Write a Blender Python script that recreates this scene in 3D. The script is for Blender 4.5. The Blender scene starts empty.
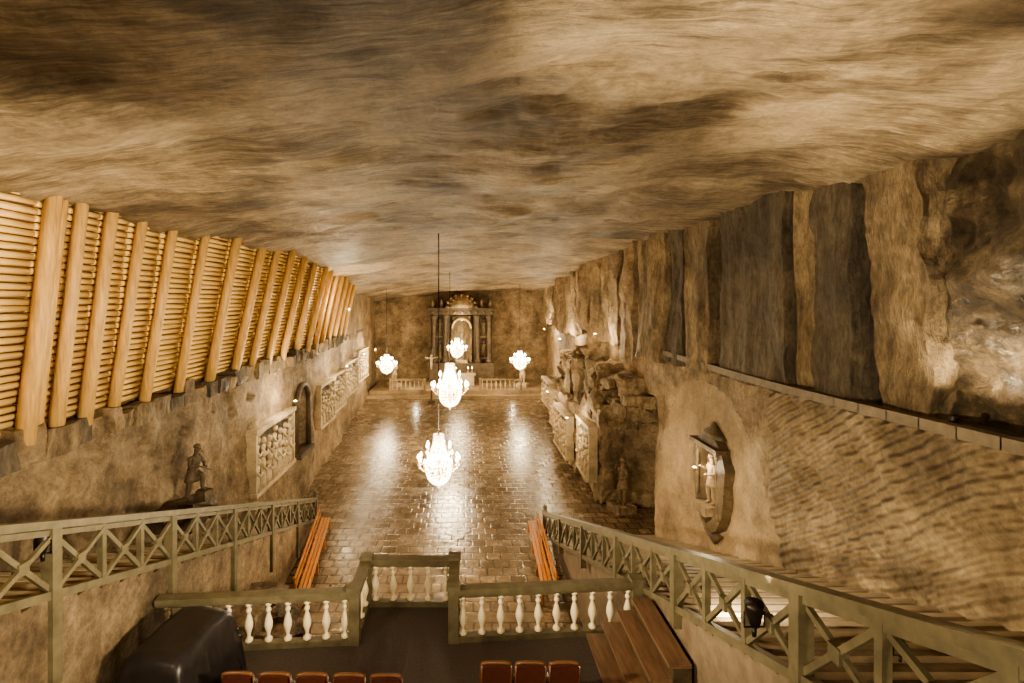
import bpy, bmesh, math, random
from mathutils import Vector, noise, Matrix
random.seed(7)
SC = bpy.context.scene
COL = SC.collection
try: SC.view_settings.look = 'AgX - Medium High Contrast'
except Exception: pass

# ------------------------------------------------------------ materials
def new_mat(name):
    m = bpy.data.materials.new(name); m.use_nodes = True
    nt = m.node_tree
    b = nt.nodes.get('Principled BSDF')
    return m, nt, b
def N(nt, t, **kw):
    n = nt.nodes.new(t)
    for k, v in kw.items():
        if k in n.inputs: n.inputs[k].default_value = v
        else: setattr(n, k, v)
    return n
def ramp(nt, stops):
    r = nt.nodes.new('ShaderNodeValToRGB')
    el = r.color_ramp.elements
    while len(el) < len(stops): el.new(0.5)
    for e, (p, c) in zip(el, stops):
        e.position = p; e.color = (c[0], c[1], c[2], 1)
    return r
def coords(nt, scale=(1,1,1), rot=(0,0,0)):
    tc = nt.nodes.new('ShaderNodeTexCoord')
    mp = nt.nodes.new('ShaderNodeMapping')
    mp.inputs['Scale'].default_value = scale
    mp.inputs['Rotation'].default_value = rot
    nt.links.new(tc.outputs['Object'], mp.inputs['Vector'])
    return mp.outputs['Vector']
def mult(nt, a, b):
    mx = nt.nodes.new('ShaderNodeMix'); mx.data_type='RGBA'; mx.blend_type='MULTIPLY'; mx.inputs[0].default_value=1
    nt.links.new(a, mx.inputs[6]); nt.links.new(b, mx.inputs[7]); return mx.outputs[2]
def rock_mat(name, stops, scale=(1,1,1), nscale=1.0, rough=.8, bump=.4, bdist=.05, fine=9.0, wave=None, spec=.3, grain=(.45,1.35), big=.35, fw=.35, bigr=(.6,1.22), scratch=None, dist=.1):
    m, nt, b = new_mat(name); L = nt.links.new
    stops=[(p,(c[0]*1.03,c[1]*.98,c[2]*.86)) for p,c in stops]
    v = coords(nt, scale)
    n1 = N(nt, 'ShaderNodeTexNoise', Scale=nscale, Detail=12.0, Roughness=.72, Distortion=dist); L(v, n1.inputs['Vector'])
    r = ramp(nt, stops); L(n1.outputs['Fac'], r.inputs['Fac'])
    v2 = coords(nt, (1,1,1))
    n2 = N(nt, 'ShaderNodeTexNoise', Scale=big, Detail=5.0, Roughness=.6); L(v2, n2.inputs['Vector'])
    r2 = ramp(nt, [(.36,(bigr[0],)*3),(.62,(bigr[1],)*3)]); L(n2.outputs['Fac'], r2.inputs['Fac'])
    n3 = N(nt, 'ShaderNodeTexNoise', Scale=fine, Detail=10.0, Roughness=.8); L(v, n3.inputs['Vector'])
    r3 = ramp(nt, [(.38,(grain[0],)*3),(.6,(grain[1],)*3)]); L(n3.outputs['Fac'], r3.inputs['Fac'])
    col = mult(nt, mult(nt, r.outputs['Color'], r2.outputs['Color']), r3.outputs['Color'])
    add = N(nt, 'ShaderNodeMath', operation='MULTIPLY_ADD'); L(n3.outputs['Fac'], add.inputs[0]); add.inputs[1].default_value=fw
    L(n1.outputs['Fac'], add.inputs[2])
    h = add.outputs[0]
    if scratch:
        np_ = N(nt, 'ShaderNodeTexNoise', Scale=.45, Detail=4.0); L(v2, np_.inputs['Vector'])
        for (st, sc_, off, bh, lo) in scratch:
            vs_ = coords(nt, st, (0,0,.12))
            ns = N(nt, 'ShaderNodeTexNoise', Scale=sc_, Detail=9.0, Roughness=.72); L(vs_, ns.inputs['Vector'])
            ad = N(nt,'ShaderNodeMath', operation='MULTIPLY_ADD'); L(np_.outputs['Fac'], ad.inputs[0]); ad.inputs[1].default_value=.8; L(ns.outputs['Fac'], ad.inputs[2])
            sb = N(nt,'ShaderNodeMath', operation='ADD'); L(ad.outputs[0], sb.inputs[0]); sb.inputs[1].default_value=off-.35
            rs = ramp(nt, [(.50,(1.1,1.1,1.1)),(.70,(lo,lo*.95,lo*.9))]); L(sb.outputs[0], rs.inputs['Fac']); col = mult(nt, col, rs.outputs['Color'])
            a3 = N(nt,'ShaderNodeMath', operation='MULTIPLY_ADD'); L(ns.outputs['Fac'], a3.inputs[0]); a3.inputs[1].default_value=bh; L(h, a3.inputs[2]); h=a3.outputs[0]
    L(col, b.inputs['Base Color'])
    b.inputs['Roughness'].default_value = rough
    b.inputs['Specular IOR Level'].default_value = spec
    bp = N(nt, 'ShaderNodeBump', Strength=bump, Distance=bdist*4)
    if wave:
        for wv in wave:
            vw = coords(nt, (1,1,1), wv[2])
            w = N(nt, 'ShaderNodeTexWave', Scale=wv[0], Distortion=wv[3], Detail=2.0); w.inputs['Detail Scale'].default_value=wv[4]
            w.bands_direction='Z'
            L(vw, w.inputs['Vector'])
            a2 = N(nt, 'ShaderNodeMath', operation='MULTIPLY_ADD'); L(w.outputs['Fac'], a2.inputs[0]); a2.inputs[1].default_value=wv[1]
            L(h, a2.inputs[2]); h = a2.outputs[0]
    L(h, bp.inputs['Height']); L(bp.outputs['Normal'], b.inputs['Normal'])
    return m
def plain_mat(name, c, rough=.6, metal=0, var=.25, nscale=6, stretch=(1,1,1), bump=.15, emit=None, es=0, spec=.4):
    m, nt, b = new_mat(name); L = nt.links.new
    v = coords(nt, stretch)
    n = N(nt, 'ShaderNodeTexNoise', Scale=nscale, Detail=6.0, Roughness=.6); L(v, n.inputs['Vector'])
    r = ramp(nt, [(.3, tuple(x*(1-var) for x in c)), (.7, tuple(min(1,x*(1+var)) for x in c))])
    L(n.outputs['Fac'], r.inputs['Fac']); L(r.outputs['Color'], b.inputs['Base Color'])
    b.inputs['Roughness'].default_value=rough; b.inputs['Metallic'].default_value=metal
    b.inputs['Specular IOR Level'].default_value = spec
    bp = N(nt,'ShaderNodeBump', Strength=bump, Distance=.02); L(n.outputs['Fac'], bp.inputs['Height']); L(bp.outputs['Normal'], b.inputs['Normal'])
    if emit:
        b.inputs['Emission Color'].default_value=(*emit,1); b.inputs['Emission Strength'].default_value=es
    return m

M_ceil = rock_mat('ceiling_salt', [(.36,(.30,.23,.16)),(.48,(.42,.33,.23)),(.6,(.55,.45,.325))], scale=(.8,1.2,1.0), nscale=1.0, bump=1.0, bdist=.085, fine=6, rough=.5, grain=(.7,1.15), big=.35, fw=.6, bigr=(.86,1.15), scratch=[((.4,4.0,1),2.0,-.02,1.0,.5),((.6,9.0,1),3.0,-.02,.4,.65)], spec=.4, dist=0)
M_wall = rock_mat('wall_salt', [(.33,(.17,.12,.08)),(.5,(.35,.265,.18)),(.66,(.49,.385,.27))], nscale=1.1, bump=.9, bdist=.06, fine=7, rough=.7, grain=(.65,1.2), fw=.5)
M_smooth = rock_mat('smoothed_salt', [(.33,(.22,.165,.11)),(.5,(.32,.243,.165)),(.66,(.42,.33,.23))], nscale=.8, bump=.6, bdist=.03, fine=12, rough=.7, grain=(.75,1.12))
M_chisel = rock_mat('chiselled_salt', [(.33,(.24,.175,.11)),(.5,(.37,.285,.19)),(.66,(.51,.41,.285))], nscale=1.0, bump=1.0, bdist=.06, fine=8, rough=.5, grain=(.7,1.15),
    wave=[(1.7,.6,(.6,0,0),5.0,.35)])
M_dark = rock_mat('dark_rough_salt', [(.34,(.05,.038,.028)),(.5,(.16,.12,.08)),(.68,(.38,.30,.20))], nscale=1.6, bump=1, bdist=.09, fine=6, rough=.4, spec=.7)
M_slab = rock_mat('grey_salt_slab', [(.34,(.075,.060,.046)),(.5,(.145,.118,.09)),(.66,(.22,.182,.138))], scale=(1,1.6,.45), nscale=1.6, bump=1, bdist=.06, fine=8, rough=.55, grain=(.55,1.2))
M_slab2 = rock_mat('brown_salt_slab', [(.34,(.15,.108,.07)),(.5,(.29,.22,.145)),(.66,(.43,.34,.23))], scale=(1,1.6,.5), nscale=1.6, bump=1, bdist=.06, fine=8, rough=.6, grain=(.55,1.25))
M_pale = rock_mat('pale_carved_salt', [(.3,(.44,.36,.25)),(.55,(.60,.50,.37)),(.75,(.72,.62,.48))], nscale=2.5, bump=.4, bdist=.02, fine=18, rough=.6, grain=(.8,1.1))
M_carved = rock_mat('dark_carved_salt', [(.3,(.055,.04,.027)),(.55,(.12,.09,.06)),(.75,(.20,.15,.105))], nscale=2.5, bump=.4, bdist=.02, fine=18, rough=.5, grain=(.7,1.2))

M_log = plain_mat('peeled_log', (.60,.37,.14), rough=.5, var=.3, nscale=3, stretch=(6,6,.6), bump=.3)
M_slat = plain_mat('slat_timber', (.78,.54,.22), rough=.6, var=.22, nscale=3, stretch=(3,.5,9), bump=.3)
M_back = plain_mat('slat_backing', (.16,.09,.04), rough=.8)
M_olive = plain_mat('olive_painted_timber', (.14,.118,.07), rough=.4, var=.3, nscale=5, bump=.2)
M_curb = plain_mat('dark_curb_timber', (.12,.09,.055), rough=.6, var=.3, nscale=5, bump=.3)
M_balus = plain_mat('pale_turned_baluster', (.85,.73,.50), rough=.45, var=.1, nscale=8)
M_deck = plain_mat('dark_carpet', (.085,.065,.057), rough=.75, var=.2, nscale=20)
M_step = plain_mat('step_timber', (.17,.10,.06), rough=.35, var=.35, nscale=3, stretch=(6,.8,6))
M_stepst = plain_mat('salt_step', (.20,.15,.10), rough=.6, var=.3, nscale=4)
M_nose = plain_mat('step_nosing', (.36,.29,.20), rough=.5, var=.15)
M_orange = plain_mat('varnished_bench', (.50,.19,.045), rough=.3, var=.2, nscale=4, stretch=(6,.6,6))
M_black = plain_mat('black_cloth', (.02,.016,.016), rough=.38, var=.2, nscale=8)
M_red = plain_mat('chair_upholstery', (.065,.018,.012), rough=.5, var=.2, nscale=14)
M_chairw = plain_mat('chair_frame', (.13,.055,.025), rough=.3, var=.2, nscale=6)
M_brass = plain_mat('aged_brass', (.75,.5,.2), rough=.3, metal=1, var=.15)
M_iron = plain_mat('black_iron', (.03,.025,.02), rough=.4, metal=.6)
M_gold = plain_mat('gilded', (.9,.66,.28), rough=.35, metal=.6, var=.15, emit=(1,.75,.4), es=.2)  # slight glow added to the gilding, which gives no light itself
M_bulb = plain_mat('bulb_glow', (1,.9,.7), emit=(1,.85,.58), es=60, var=.02)
M_crys = plain_mat('crystal', (.95,.88,.75), rough=.08, var=.05, emit=(1,.83,.56), es=3.0, spec=.9)  # emission put into the crystal for shine; the beads are no lamps

def floor_mat():
    m, nt, b = new_mat('polished_salt_tiles'); L = nt.links.new
    v = coords(nt, (1,1,1))
    br = N(nt, 'ShaderNodeTexBrick', Scale=1.0); br.inputs['Brick Width'].default_value=.5; br.inputs['Row Height'].default_value=.5
    br.inputs['Mortar Size'].default_value=.05; br.inputs['Mortar Smooth'].default_value=.8
    br.inputs['Color1'].default_value=(.14,.10,.063,1); br.inputs['Color2'].default_value=(.23,.168,.105,1); br.inputs['Mortar'].default_value=(.07,.05,.031,1)
    L(v, br.inputs['Vector'])
    n = N(nt,'ShaderNodeTexNoise', Scale=1.0, Detail=10.0, Roughness=.75); L(v, n.inputs['Vector'])
    r = ramp(nt,[(.36,(.65,.65,.65)),(.62,(1.3,1.27,1.22))]); L(n.outputs['Fac'], r.inputs['Fac'])
    L(mult(nt, br.outputs['Color'], r.outputs['Color']), b.inputs['Base Color'])
    rr = N(nt,'ShaderNodeMapRange'); L(n.outputs['Fac'], rr.inputs['Value']); rr.inputs['From Min'].default_value=.35; rr.inputs['From Max'].default_value=.65
    rr.inputs['To Min'].default_value=.14; rr.inputs['To Max'].default_value=.34
    L(rr.outputs[0], b.inputs['Roughness'])
    n2 = N(nt,'ShaderNodeTexNoise', Scale=4.0, Detail=3.0); L(v, n2.inputs['Vector'])
    ad = N(nt,'ShaderNodeMath', operation='MULTIPLY_ADD'); L(br.outputs['Fac'], ad.inputs[0]); ad.inputs[1].default_value=-.35; L(n2.outputs['Fac'], ad.inputs[2])
    bp = N(nt,'ShaderNodeBump', Strength=.3, Distance=.05); L(ad.outputs[0], bp.inputs['Height']); L(bp.outputs['Normal'], b.inputs['Normal'])
    b.inputs['Specular IOR Level'].default_value=.4
    b.inputs['Specular Tint'].default_value=(1,.82,.55,1)
    return m
M_floor = floor_mat()

# ------------------------------------------------------------ mesh builder
class MB:
    def __init__(s): s.v=[]; s.f=[]; s.m=[]; s.sm=[]; s.mats=[]
    def mi(s, mat):
        if mat not in s.mats: s.mats.append(mat)
        return s.mats.index(mat)
    def add(s, vs, fs, mat, smooth=False):
        o=len(s.v); s.v += [tuple(x) for x in vs]; k=s.mi(mat)
        for f in fs: s.f.append([i+o for i in f]); s.m.append(k); s.sm.append(smooth)
    def box(s, a, b, mat):
        x0,y0,z0=a; x1,y1,z1=b
        s.add([(x0,y0,z0),(x1,y0,z0),(x1,y1,z0),(x0,y1,z0),(x0,y0,z1),(x1,y0,z1),(x1,y1,z1),(x0,y1,z1)],
              [(0,3,2,1),(4,5,6,7),(0,1,5,4),(1,2,6,5),(2,3,7,6),(3,0,4,7)], mat)
    def beam(s, p, q, w, h, mat, up=Vector((0,0,1))):
        p=Vector(p); q=Vector(q); d=(q-p).normalized(); 
        side=d.cross(up)
        if side.length<1e-3: side=d.cross(Vector((1,0,0)))
        side.normalize(); u=side.cross(d).normalized()
        vs=[]
        for c in (p,q):
            for a,b in ((-1,-1),(1,-1),(1,1),(-1,1)): vs.append(c+side*a*w/2+u*b*h/2)
        s.add(vs,[(0,1,2,3),(7,6,5,4),(0,4,5,1),(1,5,6,2),(2,6,7,3),(3,7,4,0)],mat)
    def tube(s, pts, r, mat, n=8, smooth=True):
        pts=[Vector(p) for p in pts]; rs = r if isinstance(r,(list,tuple)) else [r]*len(pts)
        vs=[]; fs=[]
        for i,p in enumerate(pts):
            d=(pts[min(i+1,len(pts)-1)]-pts[max(i-1,0)]).normalized()
            a=d.cross(Vector((0,0,1)));
            if a.length<.05: a=d.cross(Vector((1,0,0)))
            a.normalize(); b=d.cross(a)
            for k in range(n):
                t=2*math.pi*k/n; vs.append(p+(a*math.cos(t)+b*math.sin(t))*rs[i])
        for i in range(len(pts)-1):
            for k in range(n):
                k2=(k+1)%n; fs.append((i*n+k,i*n+k2,(i+1)*n+k2,(i+1)*n+k))
        fs.append(tuple(range(n-1,-1,-1))); fs.append(tuple((len(pts)-1)*n+k for k in range(n)))
        s.add(vs,fs,mat,smooth)
    def lathe(s, c, prof, mat, n=12, sx=1, sy=1):
        vs=[];fs=[]
        for r,z in prof:
            for k in range(n):
                t=2*math.pi*k/n; vs.append((c[0]+r*math.cos(t)*sx,c[1]+r*math.sin(t)*sy,c[2]+z))
        for i in range(len(prof)-1):
            for k in range(n):
                k2=(k+1)%n; fs.append((i*n+k,i*n+k2,(i+1)*n+k2,(i+1)*n+k))
        fs.append(tuple(range(n-1,-1,-1))); fs.append(tuple((len(prof)-1)*n+k for k in range(n)))
        s.add(vs,fs,mat,True)
    def octa(s, c, r, mat, h=None):
        h=h or r; x,y,z=c
        s.add([(x+r,y,z),(x,y+r,z),(x-r,y,z),(x,y-r,z),(x,y,z+h),(x,y,z-h)],
              [(0,1,4),(1,2,4),(2,3,4),(3,0,4),(1,0,5),(2,1,5),(3,2,5),(0,3,5)],mat)
    def ball(s, c, r, mat, sx=1, sy=1, sz=1, n=10):
        prof=[(max(.001,r*math.sin(math.pi*i/8)), -r*sz*math.cos(math.pi*i/8)) for i in range(9)]
        s.lathe(c,prof,mat,n,sx,sy)
    def rockbox(s, a, b, mat, cuts=(4,4,4), amp=.1, freq=.9, taper=0, seed=0, flute=0):
        a=Vector(a); b=Vector(b); idx={}
        vs=[]; fs=[]
        nx,ny,nz=cuts
        def vid(i,j,k):
            key=(i,j,k)
            if key not in idx:
                p=Vector((a.x+(b.x-a.x)*i/nx, a.y+(b.y-a.y)*j/ny, a.z+(b.z-a.z)*k/nz))
                c=(a+b)/2
                if taper: 
                    t=1-taper*(1-k/nz); p.x=b.x+(p.x-b.x)*t; p.y=c.y+(p.y-c.y)*t
                q=p*freq+Vector((seed*3.1,seed*1.7,0))
                d=noise.noise_vector(q)+noise.noise_vector(q*2.7)*.4+noise.noise_vector(q*7)*.18
                p=p+d*amp
                if flute and i<=nx//2:
                    p.x += flute*noise.noise(Vector((seed, p.y*3.2, p.z*.25)))
                idx[key]=len(vs); vs.append(p)
            return idx[key]
        for i in range(nx):
            for j in range(ny):
                fs.append((vid(i,j,0),vid(i,j+1,0),vid(i+1,j+1,0),vid(i+1,j,0)))
                fs.append((vid(i,j,nz),vid(i+1,j,nz),vid(i+1,j+1,nz),vid(i,j+1,nz)))
        for i in range(nx):
            for k in range(nz):
                fs.append((vid(i,0,k),vid(i+1,0,k),vid(i+1,0,k+1),vid(i,0,k+1)))
                fs.append((vid(i,ny,k),vid(i,ny,k+1),vid(i+1,ny,k+1),vid(i+1,ny,k)))
        for j in range(ny):
            for k in range(nz):
                fs.append((vid(0,j,k),vid(0,j,k+1),vid(0,j+1,k+1),vid(0,j+1,k)))
                fs.append((vid(nx,j,k),vid(nx,j+1,k),vid(nx,j+1,k+1),vid(nx,j,k+1)))
        s.add(vs,fs,mat,False)
    def obj(s, name, loc=(0,0,0), parent=None, rot=0, scale=1):
        me=bpy.data.meshes.new(name); me.from_pydata(s.v,[],s.f)
        for m in s.mats: me.materials.append(m)
        me.polygons.foreach_set('material_index', s.m); me.polygons.foreach_set('use_smooth', s.sm)
        me.update()
        o=bpy.data.objects.new(name,me); COL.objects.link(o); o.location=loc; o.rotation_euler=(0,0,rot); o.scale=(scale,)*3
        if parent: o.parent=parent
        return o
def empty(name, loc=(0,0,0)):
    e=bpy.data.objects.new(name,None); e.location=loc; COL.objects.link(e); return e
def surface(name, fn, us, vs, matfn, mats, smooth=True, flip=False):
    V=[]; F=[]; MI=[]
    for u in us:
        for v in vs: V.append(fn(u,v))
    nv=len(vs)
    for i in range(len(us)-1):
        for j in range(nv-1):
            q=(i*nv+j,(i+1)*nv+j,(i+1)*nv+j+1,i*nv+j+1)
            F.append(q[::-1] if flip else q); MI.append(matfn((us[i]+us[i+1])/2,(vs[j]+vs[j+1])/2))
    me=bpy.data.meshes.new(name); me.from_pydata(V,[],F)
    for m in mats: me.materials.append(m)
    me.polygons.foreach_set('material_index', MI); me.polygons.foreach_set('use_smooth',[smooth]*len(F)); me.update()
    o=bpy.data.objects.new(name,me); COL.objects.link(o); return o
def spaced(a,b,d0,growth):
    out=[a]; d=d0
    while out[-1]<b:
        out.append(min(b,out[-1]+d)); d*=growth
    return out
def fbm(x,y,z,o=4):
    return noise.fractal(Vector((x,y,z)),1.0,2.0,o)

WARM=(1,.83,.56)
def lamp(name, loc, e, parent=None, r=.15, col=WARM, kind='POINT', target=None, size=1.2, blend=.8):
    l=bpy.data.lights.new(name,kind); l.energy=e; l.color=col; l.shadow_soft_size=r
    o=bpy.data.objects.new(name,l); COL.objects.link(o); o.location=loc
    if kind=='SPOT':
        l.spot_size=size; l.spot_blend=blend
        o.rotation_euler=(Vector(target)-Vector(loc)).to_track_quat('-Z','Y').to_euler()
    if parent:
        o.parent=parent; o.matrix_parent_inverse=Matrix.Translation(parent.location).inverted()
    return o

# ------------------------------------------------------------ room shell
def zc0(x,y):
    b = 11.3 if y<20 else 11.3-1.35*(y-20)/35
    return b+.05*x-.006*x*x
def ridged(p):
    return 1-abs(noise.noise(p))*2
def ceil_fn(y,x):
    z=zc0(x,y)+.20*fbm(x*.3,y*.35,3,3)+.05*fbm(x*.7,y*1.5,7,5)
    k=max(.35,1-y/40)
    pm=max(0,min(1,.55+1.8*noise.noise(Vector((x*.25,y*.3,12)))))
    z-=.08*k*pm*ridged(Vector((x*.45,y*1.9+x*.3,4.0)))
    z-=.07*k*pm*ridged(Vector((x*1.0,y*4.6+x*.6,9.0)))
    z-=.035*k*pm*ridged(Vector((x*1.8,y*10+x*1.1,19.0)))
    z+=.02*k*fbm(x*3,y*7,2,3)
    z+=.13*math.sin(y*1.15+x*.28+1.6*noise.noise(Vector((x*.2,y*.2,5))))*max(0,1-y/26)
    return (x,y,z)
ys=spaced(-4,56,.04,1.006)
surface('ceiling',ceil_fn,ys,[-10.5+.08*i for i in range(263)],lambda a,b:0,[M_ceil],flip=False)

def leftx(y): return -(7.4+max(0,y-24)/31*2.1)
PITS=[(9.6,4.6),(11.2,5.2),(12.0,5.6),(12.6,5.3),(13.8,5.5),(15.4,5.8),(16.6,5.4),(10.4,5.9),(14.6,4.9),(17.8,5.7),(20.5,5.6)]
def wl(y,z):
    x=leftx(y)
    x+= .24*fbm(y*.35,z*.35,1,3)+.09*fbm(y*1.5,z*1.5,2,4)
    if z>6.4: x=min(x,leftx(y)-.05)
    if z>6.6 and y<34.5: x-=1.0
    for py,pz in PITS:
        d=((y-py)/.16)**2+((z-pz)/.13)**2
        if d<1: x-=.35
    dy=(y-23.4)/.9
    if abs(dy)<1 and 2.3<z<4.3+.9*math.sqrt(1-dy*dy): x-=.9
    return (x,y,z)
zs=[.1*i for i in range(0,120)]
surface('wall_left',wl,spaced(-4,56,.08,1.005),zs,lambda a,b:0,[M_wall],flip=True)

def rightx(y): return 7.05+max(0,y-30)/25*1.6
def wr(y,z):
    x=rightx(y)
    x+= .18*fbm(y*.35,z*.35,11,3)+.06*fbm(y*1.7,z*1.7,12,4)
    led=7.05+.08*math.sin(y*.4)
    if z>led:
        k = 1 if y<20 else max(.2,1-(y-20)/6)
        if y<8.2: x+=.45+.45*math.exp(-((y-7.0)/.8)**2-((z-7.6)/1.0)**2)+.30*fbm(y*1.1,z*1.0,4,5)
        else: x+=1.2*k+.45*fbm(y*.9,z*.8,4,4)*k
        if y>19: x-= .7*abs(noise.noise(Vector((y*.8,z*.08,3))))
    if 19.3<y<22.6 and z<5.4: x+=1.5
    if y<12.5 and z<led:
        a=min(1,(12.5-y)/2)
        row=math.sin((z*1.2-y*.45)*15+4.5*noise.noise(Vector((y*.7,z*.7,2))))
        x+=.034*a*row*(.7+.8*noise.noise(Vector((y*1.1,z*1.1,22))))
        x+=.10*a*abs(noise.noise(Vector((y*1.6+z*.6,z*.35,6))))
    return (x,y,z)
def wrm(y,z):
    if z>7.05: return 3 if y<20 else 0
    if y>19.3: return 0
    dy=(y-15.2)/4.0
    top=6.6*math.sqrt(max(0,1-min(1,abs(dy))**2.4))
    if abs(dy)<1 and z<top: return 1
    return 2 if y<12 else 0
surface('wall_right',wr,spaced(-4,56,.05,1.006),[.08*i for i in range(150)],wrm,[M_wall,M_smooth,M_chisel,M_dark])

surface('wall_far',lambda x,z:(x,55.3+.35*fbm(x*.4,z*.4,8,4),z),[-10.5+.25*i for i in range(85)],[.25*i for i in range(48)],lambda a,b:0,[M_wall])
surface('wall_near',lambda x,z:(x,-3.8+.2*fbm(x*.4,z*.4,9,3),z),[-10.5+.4*i for i in range(54)],[.4*i for i in range(31)],lambda a,b:0,[M_wall],flip=True)
mb=MB(); mb.box((-11,-4,-.3),(11,56,0),M_floor); mb.obj('floor')

# ------------------------------------------------------------ right wall upper rocks
mb=MB()
mb.rockbox((6.8,14.6,6.9),(9.0,16.2,12),M_slab2,(6,14,26),.10,.8,seed=1,flute=.3)
mb.rockbox((6.9,16.5,6.9),(9.0,17.8,12),M_slab,(6,12,26),.08,.8,seed=2,flute=.3)
mb.rockbox((6.75,18.0,6.8),(9.0,20.2,12),M_slab2,(6,16,26),.12,.8,seed=3,flute=.3)
mb.rockbox((6.9,11.3,6.95),(9.0,13.9,12),M_slab,(8,24,36),.09,1.3,seed=4,flute=.08)
mb.rockbox((7.15,10.5,6.95),(9.0,11.2,12),M_slab2,(5,12,26),.06,.9,seed=5,flute=.35)
mb.rockbox((7.0,9.45,6.95),(9.0,10.4,12),M_slab,(8,14,36),.09,1.3,seed=6,flute=.08)
mb.rockbox((6.95,8.0,6.9),(8.6,9.2,12),M_slab2,(12,16,44),.12,1.3,taper=.2,seed=7)
mb.obj('rock_buttress')
mb=MB()
for i in range(16):
    y=21+i*2.0; x=rightx(y)
    mb.rockbox((x-.45*random.random()-.1,y,6.4+random.random()),(x+1.6,y+1.4+.5*random.random(),12),M_wall,(5,9,16),.18,.8,seed=20+i,flute=.3)
mb.obj('rock_rib')

mb=MB()
for a,b,m in [((5.9,22.8,0),(8.6,26,4.3),M_wall),((5.7,26.5,0),(8.8,31,3.6),M_wall),((6.2,32,0),(9,36,3.2),M_wall),
            ((5.9,23.5,4.0),(8.4,25.5,5.9),M_slab2),((5.9,27,3.3),(8.6,28.6,6.0),M_wall),((6.0,29.6,3.4),(8.4,31.4,5.6),M_slab2),
            ((5.9,19.6,4.5),(8.3,20.8,4.9),M_slab2),((6.3,20.4,5.2),(8.3,22.2,5.9),M_wall),((6.0,22,5.3),(8.3,23.4,5.6),M_slab2),
            ((6.9,34,3.0),(9,37,5.2),M_wall),((6.8,39,0),(9.2,44,2.6),M_wall)]:
    mb.rockbox(a,b,m,(12,18,18),.26,1.2,seed=a[1])
rr=random.Random(3)
for i in range(50):
    y=rr.uniform(22.3,36); x0=5.7+.04*(y-22)+rr.uniform(0,.45); z=rr.uniform(2.6,5.4)
    h=rr.uniform(.4,1.5); w=rr.uniform(.15,.5)
    mb.rockbox((x0,y,z),(x0+1.4,y+w,z+h),rr.choice([M_wall,M_slab2,M_carved,M_slab2,M_wall]),(6,5,10),.22,2.2,taper=rr.choice([.1,.4,.6]),seed=50+i)
for i in range(5):
    mb.rockbox((6.0+.2*i,19.5+.25*i,5.0-.22*i),(8.2,20.0+.3*i,5.35-.18*i),M_slab2,(8,6,4),.14,2,seed=90+i)
mb.obj('rock_outcrop')

mb=MB()
pts=[(6.90,y,7.15+.05*math.sin(y*.4)) for y in [ -3+.6*i for i in range(40)]]
for p,q in zip(pts,pts[1:]):
    mb.beam(p,(q[0],q[1]+.02,q[2]),.18,.17,M_curb)
mb.obj('ledge_beam')

# ------------------------------------------------------------ left timber cladding
def woodx(y,z,off=0):
    t=(z-6.7)/4.0
    lean=.35+.5*min(1,max(0,(y-8)/9))
    return leftx(y)+.12+lean*t+off
mb=MB()
post_y=[7.4,8.6,9.25,9.95,10.75,11.8,13.2,14.8,16.4,17.7,19.2,20.7,22.3,24,25.6,27.2,28.8,30.5,32.3,34]
edges=[4.5,5.8]+post_y
z=6.85
while z<11.2:
    for i in range(len(edges)-1):
        y0,y1=edges[i],edges[i+1]
        j=random.uniform(-.02,.02)
        mb.tube([(woodx(y0,z,-.2+j),y0,z),(woodx(y1,z,-.2+j),y1,z+random.uniform(-.012,.012))],.056,M_slat,7)
    z+=.125
vs=[];fs=[]
for i,y in enumerate(edges): 
    vs+= [(woodx(y,6.7,-.25),y,6.7),(woodx(y,11.3,-.25),y,11.3)]
for i in range(len(edges)-1): fs.append((2*i,2*i+1,2*i+3,2*i+2))
mb.add(vs,fs,M_back)
for i,y in enumerate(post_y):
    dy=random.uniform(.0,.22)
    r=.115+random.uniform(-.015,.02)+(.01 if i==1 else 0)
    mb.tube([(woodx(y,6.62,.0),y,6.62),(woodx(y,8.8,.01),y+dy/2,8.8),(woodx(y,11.2,.0),y+dy,11.1)],[r*1.12,r,r*.95],M_log,12)
    if i>7 or i==1:
        mb.tube([(woodx(y,6.62,-.03),y+.24,6.62),(woodx(y,11.2,-.03),y+dy+.22,11.1)],r*.7,M_log,10)
mb.obj('timber_cladding')
mb=MB()
y=4.6
while y<35:
    w=random.uniform(.3,.8); h=random.uniform(.12,.42)
    mb.rockbox((leftx(y)-.5,y,6.3),(leftx(y)+.2+random.random()*.14,y+w*.92,6.5+h),random.choice([M_wall,M_slab2,M_slab2,M_slab]),(4,4,3),.09,2,seed=y)
    y+=w
mb.obj('rubble_course')

# ------------------------------------------------------------ stairs
def lstair_x(y): return -5.0-(y-5.6)/15.2
mb=MB()
n=40; run=.47; rise=.17
for i in range(n):
    y1=20.9-i*run; y0=y1-run; zt=rise*(i+1)
    xr=lstair_x(y0)-.05
    mb.box((-7.6,y0,0),(xr,y1,zt-.01),M_stepst)
    mb.box((-7.6,y1-.06,zt-.01),(xr,y1+.02,zt+.008),M_nose)
    mb.box((xr-.001,y0,0),(xr+.03,y1,zt),M_wall)
mb.obj('staircase')
mb=MB()
for i in range(39):
    y1=19.5-i*run; y0=y1-run; zt=rise*(i+1)
    mb.box((3.25,y0,0),(7.2,y1,zt),M_stepst)
    mb.box((3.25,y1-.08,zt),(7.2,y1+.02,zt+.018),M_nose)
mb.obj('staircase')

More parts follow.
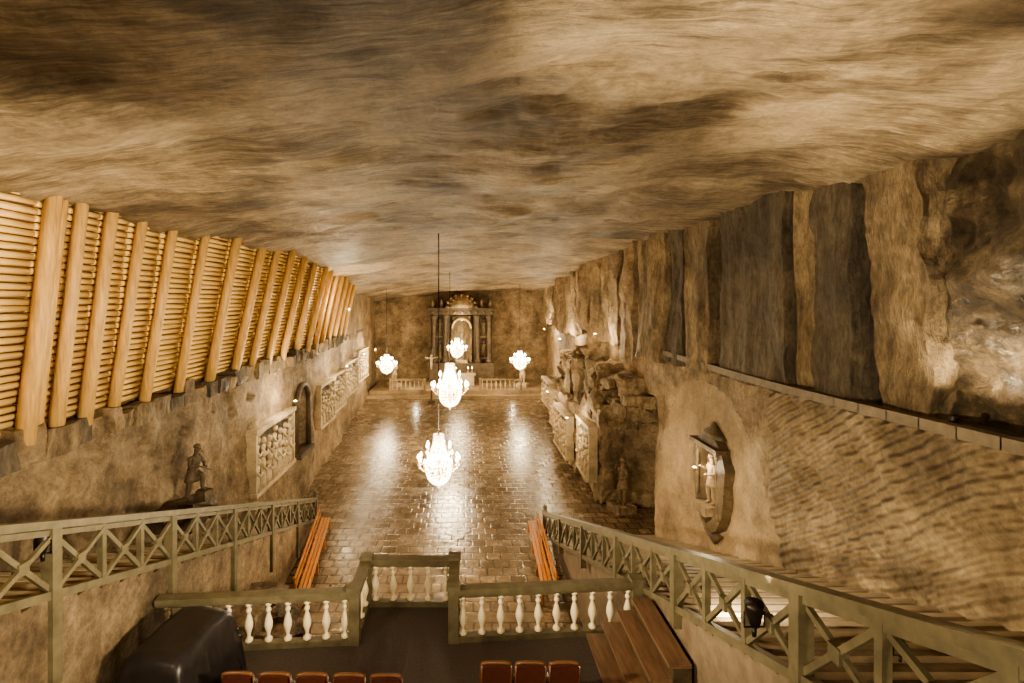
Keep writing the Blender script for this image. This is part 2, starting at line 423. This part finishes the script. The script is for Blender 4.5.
def railing(name, xf, zf, ya, yb, step, flipx=1, long_every=0):
    mb=MB(); n=int((ya-yb)/step); H=1.02
    P=[Vector((xf(ya-i*step),ya-i*step,zf(ya-i*step))) for i in range(n+1)]
    up=Vector((0,0,1))
    for i,p in enumerate(P):
        big = (i%3==0)
        w=.15 if big else .08
        lo = -.95 if (long_every and i%long_every==0) else (-.12 if big else .1)
        mb.box((p.x-w/2,p.y-w/2,max(0,p.z+lo)),(p.x+w/2,p.y+w/2,p.z+H+(.08 if i==0 else 0)),M_olive)
        if i==0: mb.lathe((p.x,p.y,p.z+H+.06),[(.1,0),(.11,.04),(.05,.08),(.09,.14),(.09,.2),(.03,.26)],M_olive,10)
    for p,q in zip(P,P[1:]):
        mb.beam(p+up*(H),q+up*(H),.17,.09,M_olive)
        mb.beam(p+up*(H-.1),q+up*(H-.1),.07,.07,M_olive)
        mb.beam(p+up*.16,q+up*.16,.1,.1,M_olive)
        a,b=p+up*.2,q+up*.2; c,d=p+up*(H-.12),q+up*(H-.12)
        mb.beam(a,d,.05,.06,M_olive); mb.beam(b+Vector((.02,0,0)),c+Vector((.02,0,0)),.05,.06,M_olive)
        m=(a+b+c+d)/4; mb.box((m.x-.04,m.y-.07,m.z-.07),(m.x+.05,m.y+.07,m.z+.07),M_olive)
    return mb.obj(name)
railing('stair_railing', lstair_x, lambda y: max(0,.36*(20.9-y)), 20.9, 2.5, .97, long_every=3)
railing('stair_railing', lambda y: 3.0+.2*min(1,(19.5-y)/11), lambda y: max(0,.36*(19.5-y)), 19.5, 1.2, .97)

# ------------------------------------------------------------ choir platform
mb=MB()
def prism(poly,z0,z1,mat):
    n=len(poly)
    mb.add([(x,y,z0) for x,y in poly]+[(x,y,z1) for x,y in poly],
      [tuple(range(n-1,-1,-1)),tuple(range(n,2*n))]+[(i,(i+1)%n,n+(i+1)%n,n+i) for i in range(n)],mat)
poly=[(-4.95,1),(3.1,1),(3.15,9.45),(-.1,9.15),(-.1,10.25),(-2.0,10.25),(-2.0,9.15),(-5.2,8.9)]
prism(poly,0,3.0,M_wall); prism([(x,y) for x,y in poly],3.0,3.1,M_deck)
mb.obj('choir_platform')

BAL=[(.045,0),(.075,.02),(.075,.06),(.035,.09),(.03,.13),(.05,.2),(.078,.28),(.08,.34),(.06,.42),(.035,.5),(.028,.54),(.05,.56),(.05,.6),(.028,.62),(.04,.66),(.065,.68),(.065,.72)]
def balrun(mb,p,q,z,endposts=(1,1),sp=.28,H=.92,mat=M_balus,frame=M_olive):
    p=Vector((p[0],p[1],z)); q=Vector((q[0],q[1],z)); L=(q-p).length; up=Vector((0,0,1))
    mb.beam(p+up*(H-.05),q+up*(H-.05),.2,.1,frame); mb.beam(p+up*.05,q+up*.05,.14,.1,frame)
    mb.beam(p+up*(H-.13),q+up*(H-.13),.1,.06,frame)
    n=max(1,int(L/sp)); 
    for i in range(n):
        c=p.lerp(q,(i+.5)/n); sc=(H-.25)/.72
        mb.lathe((c.x,c.y,z+.1),[(r*.88,h*sc) for r,h in BAL],mat,12)
    for e,c in zip(endposts,(p,q)):
        if e:
            mb.box((c.x-.09,c.y-.09,z),(c.x+.09,c.y+.09,z+H+.02),frame)
            mb.box((c.x-.12,c.y-.12,z+H+.0),(c.x+.12,c.y+.12,z+H+.06),frame)
mb=MB()
balrun(mb,(-5.15,8.7),(-3.5,8.83),3.1,(0,0)); balrun(mb,(-3.5,8.83),(-1.9,8.95),3.1,(0,1))
balrun(mb,(-1.9,8.95),(-1.9,10.05),3.1,(0,1),sp=.36); balrun(mb,(-1.9,10.05),(-.2,10.05),3.1,(0,1),sp=.33); balrun(mb,(-.2,10.05),(-.2,9.0),3.1,(0,1),sp=.36)
balrun(mb,(-.2,9.0),(1.45,9.13),3.1,(0,0)); balrun(mb,(1.45,9.13),(3.05,9.25),3.1,(0,1))
mb.obj('balustrade')

mb=MB()
for i in range(4):
    x=2.12+.26*i; zt=3.1+.2*(i+1)
    mb.box((x,7.3-.02*i,3.1),(3.16,8.85,zt-.05),M_carved)
    mb.box((x-.05,7.26,zt-.05),(x+.27,8.89,zt),M_step)
mb.obj('wooden_steps')

# covered piano
me=bpy.data.meshes.new('c'); bm=bmesh.new()
nx,ny=34,30
def cov(u,v):
    hx,hy,top=.36,.60,1.08
    ex=max(0,abs(u)*1.2-hx); ey=max(0,abs(v)*1.4-hy)
    x=math.copysign(min(abs(u)*1.2,hx),u); y=math.copysign(min(abs(v)*1.4,hy),v)
    drop=max(ex,ey)*1.5
    ang=math.atan2(v,u)
    fold=.06*math.sin(ang*17)*min(1,drop/.5)
    x+=math.copysign(min(ex,.04)+abs(fold)*(ex>0)+ .16*min(ex,1),u); y+=math.copysign(min(ey,.04)+abs(fold)*(ey>0)+.16*min(ey,1),v)
    z=max(.01,top-drop)-.02*math.cos(u*9)*math.cos(v*7)
    return (x,y,max(0.005,z))
V=[[bm.verts.new(cov(-1+2*i/nx,-1+2*j/ny)) for j in range(ny+1)] for i in range(nx+1)]
for i in range(nx):
    for j in range(ny):
        f=bm.faces.new((V[i][j],V[i+1][j],V[i+1][j+1],V[i][j+1])); f.smooth=True
bm.to_mesh(me); bm.free(); me.materials.append(M_black)
o=bpy.data.objects.new('covered_piano',me); COL.objects.link(o); o.location=(-4.15,7.6,3.1); o.rotation_euler=(0,0,-.1)

# chairs
def chair(loc, rot=0):
    mb=MB()
    for sx in (-.2,.2):
        mb.tube([(sx,.2,0),(sx,.19,.43)],.022,M_chairw,8)
        mb.tube([(sx,-.22,0),(sx,-.18,.45),(sx*1.02,-.25,.86)],.022,M_chairw,8)
    mb.box((-.22,-.2,.40),(.22,.22,.44),M_chairw)
    mb.lathe((0,0.01,.44),[(.215,0),(.225,.03),(.2,.06),(.1,.075)],M_red,20)
    A=[]; n=10
    for i in range(n+1):
        t=-1+2*i/n; x=.205*t; zt=.88+.025*(1-t**4); A.append((x,zt))
    vs=[];fs=[]
    for x,zt in A:
        for zz,yy in ((.52,-.21),(zt-.035,-.265)):
            vs += [(x*.93,yy-.025,zz),(x*.93,yy+.025,zz)]
    for i in range(n):
        a=i*4;b=a+4
        fs += [(a,b,b+2,a+2),(a+1,a+3,b+3,b+1),(a+2,b+2,b+3,a+3),(a,a+1,b+1,b)]
    mb.add(vs,fs,M_red)
    mb.tube([(x,-.262,zt) for x,zt in A],.024,M_chairw,8)
    mb.tube([(-.2,-.215,.52),(.2,-.215,.52)],.018,M_chairw,8)
    return mb.obj('upholstered_chair',loc,rot=rot)
for x in (.43,.90,1.37): chair((x,7.42,3.105))
for i in range(5): chair((-3.05+.5*i,7.22-.01*i,3.105))

def bench(p,q):
    mb=MB(); p=Vector((p[0],p[1],0)); q=Vector((q[0],q[1],0)); d=(q-p).normalized(); s=Vector((d.y,-d.x,0))
    up=Vector((0,0,1))
    for k in range(3): mb.beam(p+s*(k*.12-.12)+up*.45,q+s*(k*.12-.12)+up*.45,.09,.05,M_orange)
    for k,(o,h) in enumerate(((-.22,.62),(-.25,.8))): mb.beam(p+s*o+up*h,q+s*o+up*h,.04,.1,M_orange)
    L=(q-p).length; n=int(L/1.3)
    for i in range(n+1):
        c=p.lerp(q,i/n)
        mb.beam(c+s*.15,c+s*.15+up*.43,.06,.06,M_orange); mb.beam(c-s*.17,c-s*.27+up*.85,.06,.06,M_orange)
        mb.beam(c-s*.22+up*.4,c+s*.17+up*.4,.06,.06,M_orange)
    mb.obj('bench')
bench((-4.75,15.3),(-5.45,20.4)); bench((2.6,20.1),(2.45,15.3))

# ------------------------------------------------------------ chandeliers
def chandelier(loc, H, W, ztop, e):
    root=empty('crystal_chandelier',loc); mb=MB(); R=W/2; k0=W/1.35
    mb.tube([(0,0,H*.5),(0,0,ztop-loc[2])],.018,M_iron,6)
    mb.lathe((0,0,ztop-loc[2]-.12),[(.02,0),(.09,.03),(.12,.1),(.12,.14)],M_brass,12)
    mb.lathe((0,0,-H*.38),[(.02,0),(.06,.05),(.03,.12),(.07,H*.3),(.03,H*.45),(.09,H*.5),(.03,H*.6),(.05,H*.75),(.02,H*.88)],M_brass,10)
    def ring(r,z,t=.015):
        P=[(r*math.cos(a*math.pi/16),r*math.sin(a*math.pi/16),z) for a in range(33)]
        mb.tube(P,t,M_brass,5)
    ring(R*.22,H*.42); ring(R*.62,-H*.08,.022); ring(R*.38,-H*.25); ring(R*.34,H*.22,.015)
    for k in range(24):
        a=k*math.pi/12; c,s=math.cos(a),math.sin(a)
        for j in range(13):
            t=j/12; r=R*(.22+.40*t**2.0); z=H*(.42-.50*t); 
            mb.octa((r*c,r*s,z),.021*W,M_crys,.028*W)
        for j in range(9):
            t=j/8; r=R*(.62*math.cos(t*1.35)); z=-H*(.08+.34*math.sin(t*1.5))
            mb.octa((r*c,r*s,z),.021*W,M_crys,.028*W)
        mb.octa((R*.62*c,R*.62*s,-H*.14),.02*W,M_crys,.05*W)
        mb.octa((R*.34*c,R*.34*s,H*.17),.016*W,M_crys,.035*W)
    for tier,(rr,z0,cnt) in enumerate(((.94,-.05,14),(.55,.16,8))):
        for k in range(cnt):
            a=(k+.5*tier)*2*math.pi/cnt; c,s=math.cos(a),math.sin(a)
            P=[(R*f*c,R*f*s,H*(z0+dz)) for f,dz in ((rr*.25,-.02),(rr*.5,-.10),(rr*.8,-.12),(rr,-.04),(rr,.0))]
            mb.tube(P,.013,M_brass,6)
            x,y,z=R*rr*c,R*rr*s,H*z0
            mb.lathe((x,y,z),[(.012,-.01),(.05,.0),(.055,.02),(.02,.025),(.016,.03),(.016,.12)],M_brass,8)
            mb.lathe((x,y,z+.12),[(.018*k0,0),(.038*k0,.03*k0),(.032*k0,.07*k0),(.004,.14*k0)],M_bulb,8)
            mb.octa((x,y,z-.08),.018*W,M_crys,.05)
    mb.lathe((0,0,-H*.5),[(.01,0),(.05,.05),(.03,.1),(.06,.14),(.02,.2)],M_crys,8)
    mb.obj('frame',parent=root)
    lamp('glow',(loc[0],loc[1],loc[2]-.05),e,root,r=W*.3)
    return root
for (x,y,z,H,W,e) in ((-.85,16.8,3.85,1.88,1.4,1900),(-.92,31.5,3.85,3.0,2.3,3000),(-.75,49,4.5,2.1,1.9,1400),(4.75,45,3.8,1.8,1.75,1500),(-6.55,43.5,3.65,1.8,1.75,1500)):
    chandelier((x,y,z),H,W,zc0(x,y)+.05,e)

# ------------------------------------------------------------ altar end
mb=MB()
mb.box((-9.2,47.2,0),(8.2,55,.3),M_smooth); mb.box((-8.8,47.9,.3),(7.8,55,.6),M_smooth)
mb.obj('altar_dais')
mb=MB()
balrun(mb,(-6.9,48.2),(-3.7,48.2),.6,sp=.4,H=1.1,mat=M_pale,frame=M_smooth)
balrun(mb,(1.4,48.2),(5.2,48.2),.6,sp=.4,H=1.1,mat=M_pale,frame=M_smooth)
mb.obj('altar_rail')
mb=MB(); yb=52.6
mb.box((-3.6,yb,.6),(2.9,54.9,2.6),M_carved)
COLP=[(.42,0),(.42,.25),(.3,.32),(.27,.5),(.24,4.3),(.3,4.5),(.4,4.7),(.4,4.9)]
for x in (-3.2,-2.0,1.3,2.5): mb.lathe((x,yb+.4,2.6),COLP,M_carved,14)
mb.box((-3.7,yb-.1,7.5),(3.0,54.9,8.0),M_carved); mb.box((-3.9,yb-.25,8.0),(3.2,54.9,8.2),M_carved)
mb.box((-3.3,yb+1.2,2.6),(-1.6,54.8,7.5),M_carved); mb.box((.9,yb+1.2,2.6),(2.6,54.8,7.5),M_carved)
for x in (-2.6,1.9):
    for z in (3.1,5.3):
        mb.lathe((x,yb+1.05,z),[(.3,0),(.25,.6),(.2,1.0),(.26,1.3),(.08,1.42)],M_slab2,10,1,.5); mb.ball((x,yb+1.0,z+1.6),.15,M_slab2)
        mb.box((x-.42,yb+.85,z-.15),(x+.42,yb+1.25,z),M_slab2)
for i in range(9):
    mb.ball((-3.3+.75*i,yb-.12,7.75),.13,M_slab2)
prof=[(1.55,0),(1.5,.45),(1.25,.9),(.8,1.3),(.3,1.5),(.05,1.55)]
mb.lathe((-.35,yb+.9,8.2),prof,M_slab2,20)
for k in range(9):
    a=math.pi*(k+.0)/8
    mb.tube([(-.35+.2*math.cos(a),yb-.2,8.3+.15*math.sin(a)),(-.35+1.5*math.cos(a),yb-.1,8.3+1.2*math.sin(a))],[.06,.13],M_slab2,6)
    mb.ball((-.35+1.5*math.cos(a),yb-.1,8.3+1.2*math.sin(a)),.16,M_slab2,n=8)
for x in (-3.3,-2.4,1.7,2.6): mb.lathe((x,yb+.2,8.2),[(.2,0),(.12,.15),(.22,.4),(.1,.7),(.03,.85)],M_slab2,10)
for k in range(17):
    a=math.pi*k/16
    mb.ball((-.35+.95*math.cos(a),yb+1.1,6.1+.95*math.sin(a)),.12,M_gold,n=8)
for x in (-1.3,.6): mb.box((x-.12,yb+1,2.6),(x+.12,yb+1.25,6.1),M_slab2)
mb.box((-1.3,yb+1.6,2.6),(.6,yb+1.8,7.3),M_slab2)
mb.box((-1.6,51,.6),(.9,52,1.6),M_pale); mb.box((-1.75,50.9,1.6),(1.05,52.1,1.72),M_pale)
for x in (-1.3,-.9,.3,.7):
    mb.lathe((x,51.5,1.72),[(.08,0),(.03,.06),(.03,.5),(.05,.52)],M_brass,8); mb.lathe((x,51.5,2.24),[(.02,0),(.03,.05),(.002,.13)],M_bulb,6)
mb.obj('salt_altar')

def figure(name, loc, H, mat, rotz=0, pose='stand'):
    root=empty(name,loc)
    if pose=='stand':
        J={'pel':(0,0,.53,.085),'che':(0,0,.70,.10),'nek':(0,0,.84,.035),'hd':(0,.01,.90,.055),'hd2':(0,.015,.955,.055),
           'sl':(-.105,0,.80,.04),'el':(-.15,.03,.64,.032),'wl':(-.06,.14,.62,.024),
           'sr':(.105,0,.80,.04),'er':(.16,.05,.66,.032),'wr':(.12,.16,.74,.024),
           'kl':(-.06,.0,.28,.055),'al':(-.06,-.01,.05,.036),'tl':(-.065,.08,.02,.025),
           'kr':(.07,.05,.28,.055),'ar':(.075,.02,.05,.036),'tr':(.08,.11,.02,.025),'hl':(-.055,0,.49,.07),'hr':(.055,0,.49,.07)}
    else:
        J={'pel':(0,0,.50,.085),'che':(0,.05,.68,.10),'nek':(0,.08,.82,.035),'hd':(0,.10,.88,.055),'hd2':(0,.115,.935,.055),
           'sl':(-.105,.05,.78,.04),'el':(-.15,.12,.62,.032),'wl':(-.05,.22,.60,.024),
           'sr':(.105,.05,.78,.04),'er':(.17,.10,.64,.032),'wr':(.07,.24,.63,.024),
           'kl':(-.08,.16,.42,.055),'al':(-.08,.14,.20,.036),'tl':(-.08,.22,.17,.025),
           'kr':(.07,.0,.26,.055),'ar':(.075,-.06,.05,.036),'tr':(.08,.03,.02,.025),'hl':(-.055,0,.47,.07),'hr':(.055,0,.47,.07)}
    E=[('pel','che'),('che','nek'),('nek','hd'),('hd','hd2'),('che','sl'),('sl','el'),('el','wl'),('che','sr'),('sr','er'),('er','wr'),
       ('pel','hl'),('hl','kl'),('kl','al'),('al','tl'),('pel','hr'),('hr','kr'),('kr','ar'),('ar','tr')]
    ks=list(J); me=bpy.data.meshes.new('body')
    me.from_pydata([tuple(c*H for c in J[k][:3]) for k in ks],[(ks.index(a),ks.index(b)) for a,b in E],[])
    ob=bpy.data.objects.new('body',me); COL.objects.link(ob); ob.parent=root; me.materials.append(mat)
    sk=ob.modifiers.new('skin','SKIN'); sk.use_smooth_shade=True
    for i,k in enumerate(ks):
        r=J[k][3]*H; me.skin_vertices[0].data[i].radius=(r,r)
        me.skin_vertices[0].data[i].use_root = (k=='pel')
    ss=ob.modifiers.new('sub','SUBSURF'); ss.levels=2; ss.render_levels=2
    hd=J['hd2']; mb=MB()
    c=(hd[0]*H,hd[1]*H,(hd[2]-.01)*H)
    mb.lathe((c[0],c[1]-.005*H,c[2]+.02*H),[(.072*H,0),(.066*H,.03*H),(.04*H,.055*H),(.01*H,.065*H)],mat,12)
    mb.ball((c[0],c[1]+.058*H,c[2]-.01*H),.013*H,mat,sz=1.5,n=6)
    for s in (-1,1): mb.ball((c[0]+s*.02*H,c[1]+.05*H,c[2]+.004*H),.009*H,mat,n=6)
    for w in ('wl','wr'):
        x,y,z,_=J[w]
        for f in range(4): mb.tube([((x-.018+.012*f)*H,y*H,z*H),((x-.018+.012*f)*H,(y+.035)*H,(z+.004)*H),((x-.015+.01*f)*H,(y+.05+.004*(f%2))*H,(z-.014)*H)],[.008*H,.007*H,.005*H],mat,6)
        mb.tube([((x+.02)*H,y*H,z*H),((x+.03)*H,(y+.02)*H,(z+.015)*H)],.008*H,mat,6)
    p=J['pel']; mb.lathe((p[0]*H,p[1]*H,(p[2]-.17)*H),[(.155*H,0),(.135*H,.06*H),(.11*H,.15*H),(.10*H,.2*H)],mat,16,1,.8)
    if pose!='stand':
        mb.tube([(-.16*H,.27*H,.50*H),(.22*H,.26*H,.72*H)],.012*H,mat,6); mb.tube([(.16*H,.26*H,.80*H),(.225*H,.26*H,.725*H),(.30*H,.26*H,.68*H)],[.006*H,.016*H,.006*H],mat,6)
    mb.obj('dress',parent=root)
    mb=MB(); mb.rockbox((-.24*H,-.2*H,-.16*H),(.24*H,.28*H,.01*H),mat,(4,4,3),.03*H,3)
    if pose!='stand':
        mb.rockbox((-.17*H,.08*H,0),(.02*H,.3*H,.165*H),mat,(4,4,3),.02*H,4)
    mb.obj('plinth',parent=root)
    root.rotation_euler=(0,0,rotz)
    return root
figure('madonna_statue',(-.35,53.6,2.9),2.6,M_pale,math.pi)
figure('miner_statue',(-6.6,12.6,4.18),1.35,M_carved,-1.9,'step')
mb=MB(); mb.rockbox((-7.9,12.0,3.6),(-6.3,13.2,3.95),M_carved,(8,8,4),.09,2); mb.obj('statue_shelf')
figure('saint_statue',(6.75,22.2,.3),1.9,M_wall,1.9)
figure('saint_statue',(-6.9,50.5,.95),2.2,M_pale,math.pi+.4)
figure('saint_statue',(5.6,50.5,.95),2.2,M_pale,math.pi-.4)

def relief(y0,y1,z0,z1,cnt,mat=M_pale,x=None,sg=1):
    mb=MB()
    if x is None: x=leftx((y0+y1)/2)+.12
    def bx(xa,xb,ya,yb_,za,zb,m):
        a,b=x+sg*xa,x+sg*xb
        mb.box((min(a,b),ya,za),(max(a,b),yb_,zb),m)
    bx(-.4,.02,y0,y1,z0,z1,M_slab)
    bx(-.2,.24,y0-.1,y1+.1,z0-.14,z0,mat); bx(-.2,.24,y0-.1,y1+.1,z1,z1+.16,mat)
    for yy in (y0-.06,y1-.06): bx(-.2,.2,yy,yy+.12,z0,z1,mat)
    h=z1-z0
    for row,(zz,sc,xo) in enumerate(((z0,1.0,.1),(z0+h*.3,.95,.0))):
        for i in range(cnt):
            yy=y0+(i+.3+.4*row)*(y1-y0)/cnt; s=h*(.55+.08*math.sin(i*2.3+row))*sc
            w=min(.24,(y1-y0)/cnt*.36)
            mb.lathe((x+sg*xo,yy,zz),[(w*1.1,0),(w*.9,s*.3),(w*.7,s*.55),(w*.95,s*.75),(w*.3,s*.84)],mat,10,.6,1)
            mb.ball((x+sg*(xo+.04),yy,zz+s*.95),h*.05+.03,mat,n=8)
            mb.tube([(x+sg*(xo+.04),yy-w*.8,zz+s*.72),(x+sg*(xo+.2),yy-w*.5,zz+s*.5),(x+sg*(xo+.2),yy+w*.4,zz+s*.58)],.045,mat,6)
    mb.tube([(x+sg*.05,y0+(y1-y0)*k/8,z1-h*.12+.1*h*math.sin(k*math.pi/8)) for k in range(9)],.05,mat,6)
    mb.obj('salt_relief')
relief(17.7,21.6,2.4,4.4,7)
relief(26.6,29.4,2.5,4.5,5)
relief(30.0,33.2,2.5,4.5,6)
relief(34.4,38.5,2.6,4.6,6)
relief(41,45,2.6,4.8,5)
relief(27,30.6,.8,2.8,6,x=5.45,sg=-1)
relief(32.4,35.6,.8,2.7,5,x=6.0,sg=-1)
relief(39.4,43.4,.8,2.5,6,x=6.6,sg=-1)
relief(23.2,25.6,1.0,3.2,4,x=5.7,sg=-1)
mb=MB(); x=leftx(23.6)+.1
P=[(x,22.5,2.3),(x,22.5,4.3)]+[(x,23.4-.9*math.cos(a*math.pi/10),4.3+.9*math.sin(a*math.pi/10)) for a in range(1,10)]+[(x,24.3,4.3),(x,24.3,2.3)]
mb.tube(P,.12,M_carved,8); mb.box((x-.3,22.4,2.1),(x+.25,24.4,2.3),M_carved)
mb.box((x-.75,22.6,2.2),(x-.6,24.2,5.2),M_iron)
mb.obj('niche_surround')

# ------------------------------------------------------------ shrine on right wall
mb=MB(); X=7.05
out=[(13.55,4.5),(13.75,4.95),(14.15,5.25),(14.85,5.25),(15.25,4.95),(15.45,4.5),(15.3,3.3),(14.95,2.75),(14.5,2.45),(14.05,2.75),(13.7,3.3)]
inn=[(14.5+(y-14.5)*.72,3.9+(z-3.9)*.78) for y,z in out]
n=len(out)
vs=[(X-.28,y,z) for y,z in out]+[(X-.34,y,z) for y,z in inn]+[(X+.3,y,z) for y,z in out]+[(X+.25,y,z) for y,z in inn]
fs=[]
for i in range(n):
    j=(i+1)%n
    fs += [(i,j,n+j,n+i),(i,2*n+i,2*n+j,j),(n+i,n+j,3*n+j,3*n+i)]
mb.add(vs,fs,M_carved)
mb.add([(X+.2,y,z) for y,z in inn],[tuple(range(n))],M_pale)
mb.box((X-.45,13.7,4.9),(X+.1,15.3,5.02),M_carved)
mb.lathe((X-.1,14.5,5.2),[(.45,0),(.35,.12),(.15,.25),(.05,.4)],M_carved,10,.6,1.3)
mb.lathe((X-.1,14.5,2.2),[(.05,0),(.2,.15),(.4,.35)],M_carved,10,.6,1)
for yy in (13.9,15.1): mb.lathe((X-.3,yy,3.1),[(.09,0),(.06,.1),(.05,1.6),(.09,1.8)],M_carved,8)
mb.obj('wall_shrine')
figure('shrine_statue',(6.9,14.5,3.3),1.4,M_smooth,math.pi/2)

mb=MB()
mb.box((-3.2,44.8,0),(-2.6,45.4,.3),M_carved); mb.beam((-2.9,45.1,.3),(-2.9,45.1,4.7),.14,.14,M_carved); mb.beam((-3.6,45.1,3.9),(-2.2,45.1,3.9),.12,.14,M_carved)
mb.ball((-2.9,44.98,4.2),.1,M_pale); mb.lathe((-2.9,44.98,3.0),[(.06,0),(.09,.4),(.11,.8),(.13,1.0),(.05,1.12)],M_pale,8)
mb.tube([(-3.45,44.98,4.05),(-2.9,44.98,3.95),(-2.35,44.98,4.05)],.05,M_pale,6)
mb.obj('crucifix')

mb=MB()
for i in range(16):
    x=-4.6+random.uniform(-.4,.6); y=12.0+random.uniform(-.8,.8); s=random.uniform(.25,.5)
    z=random.uniform(0,1.6)
    mb.rockbox((x-s,y-s,z),(x+s,y+s,z+s*1.3),M_wall,(4,4,4),.16,1.7,seed=i)
mb.obj('rock_pile')

def spotfix(loc, target, e, size=1.4, r=.08, col=WARM, sc=.5):
    root=empty('spotlight_or_fill',loc)  # real spotlights and added fill spots share this housing
    d=(Vector(target)-Vector(loc)).normalized()
    mb=MB()
    mb.tube([-d*.32*sc,-d*.1*sc,-d*.03*sc,Vector((0,0,0))],[.06*sc,.11*sc,.11*sc,.12*sc],M_iron,12)
    mb.tube([(Vector((-.13,0,0))-d*.12)*sc,(Vector((-.13,0,-.2))-d*.12)*sc,(Vector((.13,0,-.2))-d*.12)*sc,(Vector((.13,0,0))-d*.12)*sc],.012*sc,M_iron,6)
    mb.tube([(Vector((0,0,-.2))-d*.12)*sc,(Vector((0,0,-.32))-d*.12)*sc],.03*sc,M_iron,8)
    mb.obj('housing',parent=root)
    o=lamp('beam',Vector(loc)+d*.05,e,None,r=r,kind='SPOT',target=target,size=size,col=col)
    o.parent=root; o.matrix_parent_inverse=Matrix.Translation(root.location).inverted()
# ceiling washers
spotfix((3.0,5.4,5.85),(2.3,4.5,11.4),5000,.8,sc=.8)
spotfix((3.5,2.85,7.2),(5.0,6.2,11.3),3600,.7)
spotfix((-5.1,6.3,6.2),(-5.8,8.2,11.0),4500,.8,sc=.8)
spotfix((-5.0,4.2,7.2),(-4.6,5.6,11.3),1200,.8)
spotfix((3.3,4.0,6.4),(0,10,11.3),2600,.9,sc=.4)
# alcove lamp
spotfix((7.15,7.6,7.3),(7.5,7.3,9.5),240,2.4,r=.05)
# added fill spots for walls and platform, dressed as fixtures
spotfix((3.35,7.2,5.0),(7,8.4,3.4),600,1.9,sc=.35,r=.2)
spotfix((3.3,11.8,3.75),(7,15,4.2),400,1.6,sc=.35)
spotfix((3.5,2.8,7.5),(-7,10.5,7.6),7500,1.2,r=.4)
spotfix((-5.1,4.1,7.4),(7,11.5,7.4),5000,1.2,r=.15)
spotfix((-5.1,4.0,7.2),(0.5,9,3.3),1300,1.2,r=.3)
spotfix((-5.1,3.9,7.3),(7.5,7.6,9.5),2600,.6)
for p,e in (((-3.5,-1.8,9.6),330),((4,-1.8,8.2),550),((0,2.3,6.0),550)):  # unseen fill lights added around the camera, each given a shade
    r=empty('added_fill_lamp',p); mb=MB()
    mb.lathe((0,0,.1),[(.02,0),(.12,.05),(.14,.16),(.03,.2)],M_iron,12); mb.obj('shade',parent=r)
    lamp('glow',p,e,r,r=.2)
for p,e in (((6.0,33,6.6),500),((-7.4,43,5.0),300),((-.35,51.8,7.0),250),((-6.7,29.5,5.3),300),((-6.5,19.9,5.2),280),((6.4,14.5,4.4),120),((-4.6,49,1.6),120),((4.5,49,1.6),120),((7.0,46,6.5),600),((4.9,25,3.4),200),((-7.0,36,5.3),260),((6.0,24,7.5),260),((-5.8,26,8.6),450),((4.9,31,3.6),160)):
    r=empty('wall_lamp',p); mb=MB(); mb.lathe((0,0,-.16),[(.02,0),(.07,.03),(.08,.1),(.02,.12)],M_brass,10); mb.obj('cup',parent=r)
    lamp('glow',p,e,r,r=.12)

w=bpy.data.worlds.new('mine_air'); SC.world=w; w.use_nodes=True
w.node_tree.nodes['Background'].inputs[0].default_value=(1,.72,.42,1); w.node_tree.nodes['Background'].inputs[1].default_value=.12
cam=bpy.data.cameras.new('camera'); co=bpy.data.objects.new('camera',cam); COL.objects.link(co)
co.location=(0,0,9); co.rotation_euler=(math.pi/2,0,0)
cam.lens=18.28; cam.sensor_width=36; cam.shift_x=.0459; cam.shift_y=-.0405; cam.clip_end=200; cam.clip_start=.05
SC.camera=co
